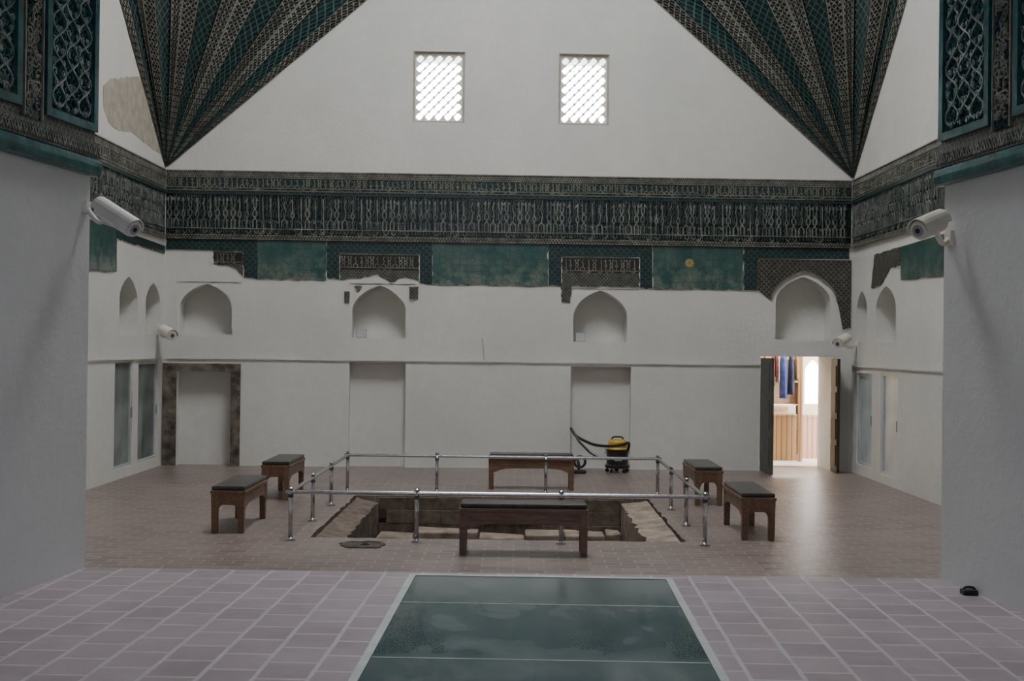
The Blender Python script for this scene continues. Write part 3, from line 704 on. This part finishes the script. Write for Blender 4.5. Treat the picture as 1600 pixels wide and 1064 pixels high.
def eyvan_tiles(name, Mx, sgn):
    e = empty(name, Mx, kind='structure', label='glazed tile revetment with vine relief panels and turquoise moulding')
    def X(a, b): return (a, b) if sgn > 0 else (-b, -a)
    zt = 5.65; zb = 3.38
    x0, x1 = X(0.0, 6.0)
    mk('tile_ground', gbox(x0, x1, -0.03, 0, zb, zt), M_KGREY, parent=e)
    prof = [(0.0, 3.205), (-0.03, 3.207), (-0.05, 3.217), (-0.060, 3.24), (-0.062, 3.27), (-0.060, 3.30), (-0.05, 3.322), (0.0, 3.33)]
    xa, xb = (-6.0, 0.05) if sgn < 0 else (-0.05, 6.0)
    n = len(prof); v = [(xa, p[0], p[1]) for p in prof]+[(xb, p[0], p[1]) for p in prof]
    f = [tuple(range(n)), tuple(range(2*n-1, n-1, -1))]+[(i, (i+1) % n, n+(i+1) % n, n+i) for i in range(n)]
    mk('turquoise_moulding', (v, f), M_TEALL, parent=e)
    mk('braided_band', gbox(xa, xb, -0.045, 0, 3.33, 3.44), M_KGREY, parent=e)
    mk('braided_relief', join(zigzag(xa+0.02, xb-0.02, 3.35, 3.42, 0.07, 0.012, -0.055, -0.045), zigzag(xa+0.055, xb-0.055, 3.35, 3.42, 0.07, 0.009, -0.052, -0.045)), M_GREYGL, parent=e)
    pitch = 1.0
    for k in range(5):
        a = 0.07+k*pitch; b = a+0.58
        xa_, xb_ = X(a, b)
        mk('relief_panel', gbox(xa_, xb_, -0.034, -0.03, 3.57, zt-0.05), M_GIRIH, parent=e)
        mk('vine_relief', vines(xa_+0.01, xb_-0.01, 3.58, zt-0.06, 0.013, -0.048, -0.034, k+5), M_GLINE, parent=e)
        mk('vegetal_scroll', scrolls(xa_+0.01, xb_-0.01, 3.58, zt-0.06, 320, 0.036, 0.008, k+70, -0.041, -0.033), M_TEALL, parent=e)
        for (p, q) in ((a-0.06, a), (b, b+0.06)):
            c, d = X(p, q); mk('turquoise_border', gbox(c, d, -0.06, -0.03, 3.51, zt), M_TEALL, parent=e)
        c, d = X(a, b); mk('turquoise_border', gbox(c, d, -0.06, -0.03, 3.51, 3.565), M_TEALL, parent=e)
        c, d = X(b+0.09, b+0.31)
        mk('border_ground', gbox(c, d, -0.036, -0.03, 3.46, zt), M_GIRIH, parent=e)
        mk('braided_border', scrolls(c, d, 3.48, zt-0.02, 220, 0.042, 0.010, k+30, -0.048, -0.036, 7), M_GREYGL, parent=e)
        mk('border_edge', join(gbox(c-0.006, c+0.008, -0.05, -0.03, 3.46, zt), gbox(d-0.008, d+0.006, -0.05, -0.03, 3.46, zt)), M_BEIGE, parent=e)
    return e
eyvan_tiles('trim_11', EL, -1); eyvan_tiles('trim_12', ER, 1)

# ---------------------------------------------------------------- benches
def make_bench(L, wood_m, label, loc, rot, group='padded wooden benches around the pool'):
    W2 = 0.18; L2 = L/2
    e = empty('bench', Matrix.Translation(loc) @ Matrix.Rotation(rot, 4, 'Z'), label=label, cat='bench', group=group)
    mk('cushion', gbox(-L2+0.01, L2-0.01, -W2, W2, 0.457, 0.505), M_LEATHER, parent=e, bevel=0.018)
    mk('seat_board', gbox(-L2, L2, -W2-0.01, W2+0.01, 0.425, 0.457), wood_m, parent=e, bevel=0.004)
    def apron(a, b, n=14):
        p = [(a, 0.426), (a, 0.25)]
        for i in range(n+1):
            t = i/n; x = a+(b-a)*(0.03+0.94*t); z = 0.25+0.055*(1-(2*t-1)**6); p.append((x, z))
        p += [(b, 0.25), (b, 0.426)]; return p
    for yy in (-W2+0.006, W2-0.031):
        mk('apron', gprism(apron(-L2+0.07, L2-0.07), yy, yy+0.025), wood_m, parent=e)
    for xx in (-L2+0.006, L2-0.031):
        g = gprism(apron(-W2+0.07, W2-0.07), xx, xx+0.025)
        mk('apron', ([(y, x, z) for x, y, z in g[0]], g[1]), wood_m, parent=e)
    for sx_ in (-1, 1):
        for sy_ in (-1, 1):
            cx_, cy_ = sx_*(L2-0.037), sy_*(W2-0.037)
            x0_, x1_, y0_, y1_ = cx_-0.037, cx_+0.037, cy_-0.037, cy_+0.037
            V = [(x0_, y0_, 0.426), (x1_, y0_, 0.426), (x1_, y1_, 0.426), (x0_, y1_, 0.426)]
            h = 0.031; V += [(cx_-h, cy_-h, 0), (cx_+h, cy_-h, 0), (cx_+h, cy_+h, 0), (cx_-h, cy_+h, 0)]
            mk('leg', (V, [(0, 1, 2, 3), (4, 7, 6, 5), (0, 4, 5, 1), (1, 5, 6, 2), (2, 6, 7, 3), (3, 7, 4, 0)]), wood_m, parent=e, bevel=0.004)
    return e
bl_ = 'brown wooden bench with black padded seat beside the railing'
H90 = math.pi/2
make_bench(1.26, M_WOODR, 'reddish brown wooden bench with black padded seat', (0.085, 12.34, 0), 0)
make_bench(1.22, M_WOOD, 'brown wooden bench facing the pool near vacuum cleaner', (0.225, 17.9, 0), 0)
make_bench(1.20, M_WOOD, bl_, (-3.08, 13.93, 0), H90)
make_bench(1.18, M_WOOD, bl_, (-3.12, 16.75, 0), H90)
make_bench(1.18, M_WOOD, bl_, (2.51, 16.75, 0), H90)
make_bench(1.20, M_WOOD, bl_, (2.60, 13.90, 0), H90)

# ---------------------------------------------------------------- railing
rail = empty('railing', Matrix.Translation((0, 0, 0)), label='low polished steel tube railing enclosing the pool', cat='railing')
xl, xr, yn, yf = -2.33, 1.97, 12.92, 17.27
xs_n = [xl, -1.02, 0.48, xr]; xs_f = [xl, -1.09, 0.42, xr]
posts = [(x, yn) for x in xs_n]+[(x, yf) for x in xs_f]+[(x, y) for x in (xl, xr) for y in (14.33, 15.75)]
pm = gtube([(0, 0, 0.010), (0, 0, 0.535)], 0.0225, 16)
pmesh = mesh_from('post', pm[0], pm[1], M_STEEL, True)
bmesh_ = mesh_from('post_base', *glathe([(0.058, 0), (0.058, 0.008), (0.032, 0.014), (0.028, 0.030), (0.023, 0.034)], 0, 0, 20), M_STEEL)
cmesh = mesh_from('post_cap', *glathe([(0.023, 0.532), (0.029, 0.536), (0.029, 0.546), (0.020, 0.553), (0.008, 0.556)], 0, 0, 16), M_STEEL)
tmesh = mesh_from('rail_clamp', *glathe([(0.0229, 0.445), (0.028, 0.45), (0.028, 0.475), (0.0229, 0.48)], 0, 0, 16), M_DSTEEL)
for x, y in posts:
    p = mk('post', pmesh, None, M=Matrix.Translation((x, y, 0)), parent=rail)
    mk('post_base', bmesh_, None, parent=p); mk('post_cap', cmesh, None, parent=p); mk('rail_clamp', tmesh, None, parent=p)
zr = 0.505
for a, b in (((xl-0.05, yn, zr), (xr+0.05, yn, zr)), ((xl-0.05, yf, zr), (xr+0.05, yf, zr)), ((xl, yn-0.05, zr), (xl, yf+0.05, zr)), ((xr, yn-0.05, zr), (xr, yf+0.05, zr))):
    mk('rail', gtube([a, b], 0.021, 16), M_STEEL, parent=rail, smooth=False)

dc = empty('drain_cover', Matrix.Translation((-1.55, 12.66, 0)), label='irregular dark stone drain cover in the paving', cat='drain cover')
V = []; N = 22
for z, sc in ((0, 1.0), (0.014, 0.96), (0.018, 0.80), (0.008, 0.70)):
    r2 = random.Random(5)
    for k in range(N):
        a = 2*math.pi*k/N; rr = (0.23+0.035*r2.uniform(-1, 1))*sc; V.append((rr*math.cos(a), 0.95*rr*math.sin(a), z))
f = []
for i in range(3):
    for k in range(N): f.append((i*N+k, i*N+(k+1) % N, (i+1)*N+(k+1) % N, (i+1)*N+k))
f += [tuple(range(N)), tuple(3*N+k for k in range(N))]
mk('cover_slab', (V, f), M_DARKST, parent=dc)
mk('cover_ring', glathe([(0.05, 0.008), (0.05, 0.02), (0.035, 0.024), (0.03, 0.012)], 0.03, 0.0, 16), M_BLACK, parent=dc)

# ---------------------------------------------------------------- vacuum cleaner
vx, vy = 1.66, 20.35
vac = empty('vacuum_cleaner', Matrix.Translation((vx, vy, 0)), label='black drum vacuum cleaner with yellow motor head', cat='vacuum cleaner')
mk('dust_drum', glathe([(0.15, 0.07), (0.20, 0.08), (0.205, 0.12), (0.175, 0.14), (0.175, 0.34), (0.18, 0.36)], 0, 0, 28), M_BLACK, parent=vac, smooth=False)
mk('motor_head', glathe([(0.172, 0.36), (0.172, 0.39), (0.155, 0.41), (0.15, 0.50), (0.13, 0.535), (0.05, 0.545)], 0, 0, 28), M_YEL, parent=vac)
mk('head_band', glathe([(0.180, 0.355), (0.184, 0.36), (0.184, 0.378), (0.174, 0.382)], 0, 0, 28), M_BLACK, parent=vac)
mk('carry_handle', gtube(spline([(-0.09, 0, 0.52), (-0.07, 0, 0.575), (0.07, 0, 0.575), (0.09, 0, 0.52)]), 0.014, 10), M_BLACK, parent=vac)
mk('face_plate', gbox(-0.06, 0.06, -0.181, -0.170, 0.20, 0.27), M_GREY, parent=vac)
mk('side_latch', gbox(-0.200, -0.176, -0.02, 0.02, 0.30, 0.40), M_GREY, parent=vac); mk('side_latch', gbox(0.176, 0.200, -0.02, 0.02, 0.30, 0.40), M_GREY, parent=vac)
for a in range(5):
    an = a*2*math.pi/5+0.3; cx_, cy_ = 0.17*math.cos(an), 0.17*math.sin(an)
    mk('caster_wheel', gtube([(cx_, cy_-0.014, 0.032), (cx_, cy_+0.014, 0.032)], 0.032, 14), M_BLACK, parent=vac)
    mk('caster_stem', gtube([(cx_, cy_, 0.055), (cx_, cy_, 0.09)], 0.012, 8), M_BLACK, parent=vac)
def rel(u, v, Y): 
    p = at_y(u, v, Y); return (p.x-vx, p.y-vy, p.z)
hp2 = [rel(892, 669, 20.72), rel(899, 680, 20.66), rel(912, 688, 20.5), rel(930, 695, 20.3), rel(952, 697, 20.10), rel(972, 695, 20.10), rel(982, 692, 20.2), rel(981, 702, 20.25), rel(975, 710, 20.25)]
mk('hose', gtube(spline(hp2), 0.024, 10), M_BLACK, parent=vac)
mk('wand', gtube([rel(892, 668, 20.72), rel(905, 690, 20.5), rel(921, 706, 20.3), rel(938, 716, 20.22)], [0.018, 0.02, 0.02, 0.022], 10), M_BLACK, parent=vac)
nz_ = empty('vacuum_nozzle', Matrix.Translation((1.02, 20.1, 0)), label='black floor nozzle and coiled hose beside the bench', cat='vacuum nozzle')
mk('nozzle_head', gbox(-0.12, 0.12, -0.06, 0.06, 0, 0.06), M_BLACK, parent=nz_, bevel=0.02)
mk('nozzle_neck', gtube(spline([(0, 0, 0.05), (0.0, 0.02, 0.14), (-0.02, 0.06, 0.22)]), 0.026, 10), M_BLACK, parent=nz_)
mk('coiled_hose', gtube([(0.02+0.09*math.cos(a*0.5), 0.10+0.02*math.sin(a*0.3), 0.18+0.09*math.sin(a*0.5)) for a in range(14)], 0.022, 8), M_BLACK, parent=nz_)

# ---------------------------------------------------------------- security cameras
def cctv(rear, front, mount, r, label, mat):
    rear, front, mount = Vector(rear), Vector(front), Vector(mount)
    e = empty('security_camera', Matrix.Translation(mount), label=label, cat='security camera', group='wall-mounted security cameras')
    R_, F__ = rear-mount, front-mount; d = (F__-R_).normalized(); L = (F__-R_).length
    mk('camera_housing', gtube([R_, R_+d*0.01, R_+d*L*0.97, F__], [r*0.8, r, r, r*0.93], 20), mat, parent=e)
    mk('front_ring', gtube([F__-d*0.002, F__+d*r*0.25], r*0.85, 20), mat, parent=e)
    mk('lens', gtube([F__+d*r*0.2, F__+d*r*0.30], r*0.60, 16), M_GREY, parent=e)
    mk('lens_glass', gtube([F__+d*r*0.28, F__+d*r*0.34], r*0.26, 16), M_LENS, parent=e)
    up = Vector((0, 0, 1)); sd = d.cross(up).normalized(); u2 = sd.cross(d).normalized()
    V, Fc = [], []; n = 10
    for s_ in (-0.02, L+r*0.3):
        for rr in (r*1.1, r*1.2):
            for k in range(n+1):
                a = math.radians(-5+190*k/n); V.append(R_+d*s_+(sd*math.cos(a)+u2*math.sin(a))*rr)
    m = n+1
    for k in range(n):
        Fc += [(k, k+1, 2*m+k+1, 2*m+k), (m+k, m+k+1, 3*m+k+1, 3*m+k), (k, k+1, m+k+1, m+k), (2*m+k, 2*m+k+1, 3*m+k+1, 3*m+k)]
    Fc += [(0, m, 3*m, 2*m), (n, m+n, 3*m+n, 2*m+n)]
    mk('sun_shield', (V, Fc), mat, parent=e)
    mid = R_+d*L*0.25
    mk('bracket_arm', gtube(spline([(0, 0, 0), mid*0.5+Vector((0, 0, -r*1.2)), mid-u2*r*0.9]), r*0.28, 10), mat, parent=e)
    return e
def plate(e, M_, s_, mat):
    mk('mounting_plate', gbox(-s_, s_, -0.02, 0.005, -s_*1.2, s_*1.2), mat, M=M_, parent=e)
mL = EL @ Vector((-0.06, -0.005, 2.98)); mR = ER @ Vector((0.10, -0.005, 2.83))
e = cctv(at_y(156, 324, 8.62), at_y(207, 357, 8.48), mL, 0.064, 'white bullet security camera on plastered wall edge', M_WHITEP)
plate(e, Matrix.Rotation(math.radians(82), 4, 'Z'), 0.035, M_WHITEP)
e = cctv(at_y(1468, 346, 8.60), at_y(1436, 360, 8.46), mR, 0.070, 'cream bullet security camera on plastered wall edge', M_CREAMP)
plate(e, Matrix.Rotation(math.radians(-82.9), 4, 'Z'), 0.045, M_CREAMP)
cL = LW @ Vector((-0.28, 0, 2.28)); e = cctv(at_y(255, 517, 20.25), at_y(268, 524, 20.0), cL, 0.085, 'small bullet security camera in the wall corner', M_CREAMP); plate(e, Matrix.Rotation(math.radians(90), 4, 'Z'), 0.05, M_CREAMP)
cR = RW @ Vector((0.3, 0, 2.16)); e = cctv(at_y(1321, 530, 20.6), at_y(1309, 537, 20.3), cR, 0.085, 'small bullet security camera in the wall corner', M_CREAMP); plate(e, Matrix.Rotation(math.radians(-90), 4, 'Z'), 0.05, M_CREAMP)

for u0, u1, v0, v1 in ((553, 570, 513, 527), (898, 914, 518, 532)):
    x0, x1, z0, z1 = recbw(u0, u1, v0, v1, 0)
    zf = bw(590 if u0 < 700 else 938, 528 if u0 < 700 else 534)[1]
    e = empty('junction_box', BW @ Matrix.Translation(((x0+x1)/2+0.02, 0.10, zf)), label='small grey electrical box standing in a niche', cat='electrical box', group='niche electrical boxes')
    mk('box_body', gbox(-0.085, 0.085, 0, 0.08, 0, 0.15), M_GREY, parent=e, bevel=0.006)
    mk('box_lid', gbox(-0.075, 0.075, -0.008, 0.0, 0.01, 0.14), M_ALU, parent=e)
p0 = bw(754, 528); p1 = bw(757, 560)
mk('cable', gtube(spline([(p0[0], -0.012, p0[1]), (p0[0]+0.015, -0.012, (p0[1]+p1[1])/2), (p1[0], -0.012, zl+0.0)]), 0.012, 8), M_ALU, M=BW, label='short pale cable running down to the string course', cat='cable')
sk = empty('floor_socket', Matrix.Translation((2.99, 8.20, 0.45)), label='small black cable stub on floor by the wall', cat='socket')
mk('socket_body', gbox(-0.05, 0.05, -0.04, 0.04, 0, 0.035), M_BLACK, parent=sk, bevel=0.008)
mk('socket_cable', gtube(spline([(-0.04, 0, 0.03), (-0.02, 0, 0.05), (0.03, 0, 0.045), (0.05, 0.0, 0.01)]), 0.008, 8), M_BLACK, parent=sk)

# ---------------------------------------------------------------- entrance doorway and lit shop
M_GD = noisy('dark_green_paint', (0.045, 0.05, 0.045), (0.08, 0.085, 0.08), 5, 0.5)
d = empty('door_2', BW @ Matrix.Translation((DX0, 0, 0)), kind='structure', label='open double wooden door leaves at lit doorway')
lf = mk('door_leaf', gbox(-0.0, 0.045, -0.78, -0.01, 0.01, DZ-0.03), M_GD, parent=d)
mk('leaf_panel', join(*[gbox(-0.012, 0.0, -0.68, -0.12, 0.12+i*0.6, 0.62+i*0.6) for i in range(3)]), M_GD, parent=lf)
wd = DX1-DX0
lf = mk('door_leaf', gbox(wd-0.03, wd+0.02, -0.36, -0.01, 0.01, DZ-0.03), M_OLDWOOD, parent=d, label='carved old wooden leaf')
mk('carved_panel', join(*[gbox(wd-0.045, wd-0.03, -0.32, -0.05, 0.12+i*0.44, 0.12+i*0.44+0.34) for i in range(4)]), M_OLDWOOD, parent=lf)
M_CREAM = noisy('cream_wall', (0.66, 0.56, 0.42), (0.74, 0.66, 0.53), 3, 0.8)
M_SFLOOR = noisy('pale_marble', (0.66, 0.62, 0.57), (0.76, 0.73, 0.69), 3, 0.4)
mk('floor.002', gbox(2.6, 8.2, 21.9, 26.0, -0.3, 0.0), M_SFLOOR, kind='structure', label='pale stone floor of the adjoining room')
mk('wall_shop_left', gbox(2.5, 2.7, 22.0, 26.0, 0, 3.2), M_CREAM, kind='structure', label='cream wall')
mk('wall_shop_right', gbox(8.1, 8.3, 22.0, 26.0, 0, 3.2), M_CREAM, kind='structure', label='cream wall')
mk('ceiling.002', gbox(2.5, 8.3, 22.0, 26.2, 3.2, 3.3), M_CREAM, kind='structure', label='cream ceiling')
ws = mk('wall_shop_back', gbox(2.5, 8.3, 25.0, 25.2, 0, 3.2), M_CREAM, kind='structure', label='cream wall with arched opening')
ax0 = at_y(1257, 600, 25.0).x; ax1 = at_y(1284, 600, 25.0).x
ar = arch(ax0, ax1, 0.95, at_y(1270, 582, 25).z, at_y(1270, 562, 25).z)
cut(ws, [gprism(ar, 24.8, 25.4)])
c0_ = at_y(1200, 645, 22.9); c1_ = at_y(1247, 645, 22.9)
ct = empty('counter', Matrix.Translation((c0_.x-0.4, 22.9, 0)), label='wooden slatted shop counter with pale top', cat='counter')
cw = c1_.x-c0_.x+0.38; ch = c0_.z-0.02
mk('counter_body', gbox(0, cw, 0, 0.5, 0, ch-0.04), M_SLAT, parent=ct); mk('counter_top', gbox(-0.02, cw, -0.03, 0.54, ch-0.04, ch), M_SLAT, parent=ct, bevel=0.01)
bx = empty('display_box', Matrix.Translation((c0_.x+0.28, 23.1, ch)), label='white display box standing on the counter', cat='box')
mk('box_body', gbox(-0.24, 0.24, -0.12, 0.12, 0, 0.17), M_WHITEP, parent=bx, bevel=0.01)
mk('box_label', gbox(-0.16, 0.10, -0.126, -0.12, 0.04, 0.13), noisy('orange_card', (0.7, 0.35, 0.15), (0.6, 0.5, 0.3), 14, 0.6), parent=bx)
pp = at_y(1250, 640, 22.75)
mk('wooden_post', gbox(pp.x-0.035, pp.x+0.035, 22.72, 22.80, 0, 3.2), M_SLAT, label='orange brown wooden post beside the counter', cat='post', bevel=0.006)
s0 = at_y(1196, 600, 24.3).x; s1 = at_y(1251, 600, 24.3).x
su = empty('shelf_unit', Matrix.Translation((s0, 24.3, 0)), label='warm brown wooden shelf unit behind hanging garments', cat='shelf')
sw = s1-s0
mk('shelf_back', gbox(0, sw, 0.28, 0.30, 0, 2.3), M_BACKW, parent=su)
for xx in (0, sw-0.03): mk('shelf_side', gbox(xx, xx+0.03, 0, 0.28, 0, 2.3), M_BACKW, parent=su)
for zz in (0.05, 0.5, 0.95, 1.4, 1.85, 2.27): mk('shelf_board', gbox(0.03, sw-0.03, 0, 0.28, zz, zz+0.025), M_BACKW, parent=su)
q0 = at_y(1253, 652, 23.4); q1 = at_y(1281, 652, 23.4)
pn = empty('slatted_gate', Matrix.Translation((q0.x, 23.4, 0)), label='low reddish slatted wooden gate panel', cat='gate')
mk('gate_boards', gbox(0, q1.x-q0.x, 0, 0.04, 0.03, q0.z), M_SLATR, parent=pn); mk('gate_rail', gbox(-0.02, q1.x-q0.x+0.02, -0.02, 0.06, q0.z, q0.z+0.05), M_SLATR, parent=pn)
mk('gate_foot', gbox(0, q1.x-q0.x, -0.02, 0.06, 0, 0.03), M_SLATR, parent=pn)
ra = at_y(1203, 562, 23.8); rb = at_y(1250, 562, 23.8)
rk = empty('clothes_rail', Matrix.Translation((ra.x, 23.8, 0)), label='dark metal clothes rail carrying garments', cat='clothes rail')
rl = rb.x-ra.x; rz = 2.02
mk('rail_tube', gtube([(-0.3, 0, rz), (rl+0.05, 0, rz)], 0.012, 8), M_GREY, parent=rk)
for xx in (-0.28, rl+0.03): mk('rail_stand', gtube([(xx, 0, 0), (xx, 0, rz)], 0.014, 8), M_GREY, parent=rk)
cols = [('brown patterned scarf', (0.25, 0.11, 0.06), 0.022, 0.62), ('red scarf', (0.30, 0.05, 0.04), 0.016, 0.45), ('white shirt', (0.5, 0.48, 0.5), 0.026, 0.55), ('blue robe', (0.03, 0.055, 0.20), 0.080, 0.85), ('dark navy robe', (0.015, 0.02, 0.05), 0.062, 0.78), ('golden scarf', (0.42, 0.27, 0.10), 0.028, 0.5)]
gx = at_y(1205, 580, 23.8).x
for i, (nm, c, wr, hgt) in enumerate(cols):
    gx += wr+0.003; z0 = rz-0.02
    e = empty('garment', Matrix.Translation((gx, 23.8, 0)), label=nm+' hanging from the clothes rail', cat='garment', group='garments on the clothes rail'); gx += wr+0.003
    V, Fc = [], []; n = 20; rows = 8
    for j in range(rows+1):
        t = j/rows; w = wr*(0.6+0.25*min(1, t*3))
        for k in range(n):
            a = 2*math.pi*k/n; fo = 1+0.15*math.sin(5*a+i)*t
            V.append((w*fo*math.cos(a), 0.16*(0.5+0.5*min(1, t*3))*fo*math.sin(a), z0-0.04-hgt*t))
    for j in range(rows):
        for k in range(n): Fc.append((j*n+k, j*n+(k+1) % n, (j+1)*n+(k+1) % n, (j+1)*n+k))
    Fc.append(tuple(range(n))); Fc.append(tuple(rows*n+k for k in range(n)))
    mk('garment_cloth', (V, Fc), noisy('cloth_%d' % i, c, tuple(x*0.5 for x in c), 12, 0.8), parent=e, smooth=True)
    mk('hanger_hook', gtube(spline([(0, 0, z0-0.05), (0, 0, z0), (0.0, 0.015, z0+0.035), (0, -0.015, z0+0.04)]), 0.005, 6), M_GREY, parent=e)

# ---------------------------------------------------------------- lights
def area(name, loc, rot, size, power, col=(1, 1, 1), sy=None, shape='RECTANGLE', spread=None):
    L = bpy.data.lights.new(name, 'AREA'); L.energy = power; L.color = col; L.shape = shape; L.size = size
    if shape in ('RECTANGLE', 'ELLIPSE'): L.size_y = sy or size
    if spread: L.spread = math.radians(spread)
    o = bpy.data.objects.new(name, L); COL.objects.link(o); o.location = loc; o.rotation_euler = rot
    return o
area('skylight', (CX, CY, 12.9), (0, 0, 0), 3.6, 165, (1.0, 0.965, 0.92), shape='DISK', spread=120)
area('bay_fill', (0, 0.2, 5.2), (math.radians(38), 0, 0), 5.0, 96, (0.87, 0.92, 1.0), sy=3.0)  # added fill lamp to brighten the bay, stands for no real fixture
area('shop_light', (5.6, 23.2, 3.1), (0, 0, 0), 2.0, 210, (1.0, 0.94, 0.85), sy=1.5)
sl = bpy.data.lights.new('doorway_spill_spot', 'SPOT'); sl.energy = 480; sl.spot_size = math.radians(13); sl.spot_blend = 0.35; sl.shadow_soft_size = 0.1; sl.color = (1, 0.96, 0.9)  # added spot inside the shop, makes the light spill on the doorway floor
so = bpy.data.objects.new('doorway_spill_spot', sl); COL.objects.link(so); so.location = (5.5, 24.6, 2.95)
so.rotation_euler = (Vector((4.5, 20.8, 0))-so.location).to_track_quat('-Z', 'Y').to_euler()
w = bpy.data.worlds.new('World'); bpy.context.scene.world = w; w.use_nodes = True
bg = w.node_tree.nodes['Background']; bg.inputs[0].default_value = (0.96, 0.98, 1.0, 1); bg.inputs[1].default_value = 19.0

# ---------------------------------------------------------------- camera
cam = bpy.data.cameras.new('camera'); cam.lens = F/1600*36; cam.sensor_width = 36; cam.clip_end = 200
co_ = bpy.data.objects.new('camera', cam); COL.objects.link(co_)
a8 = math.atan(8/F)
co_.matrix_world = Matrix.Translation((0, 0, H)) @ Matrix.Rotation(a8, 4, 'Z') @ Matrix.Rotation(math.pi/2+a8, 4, 'X') @ Matrix.Rotation(ROLL, 4, 'Z')
bpy.context.scene.camera = co_
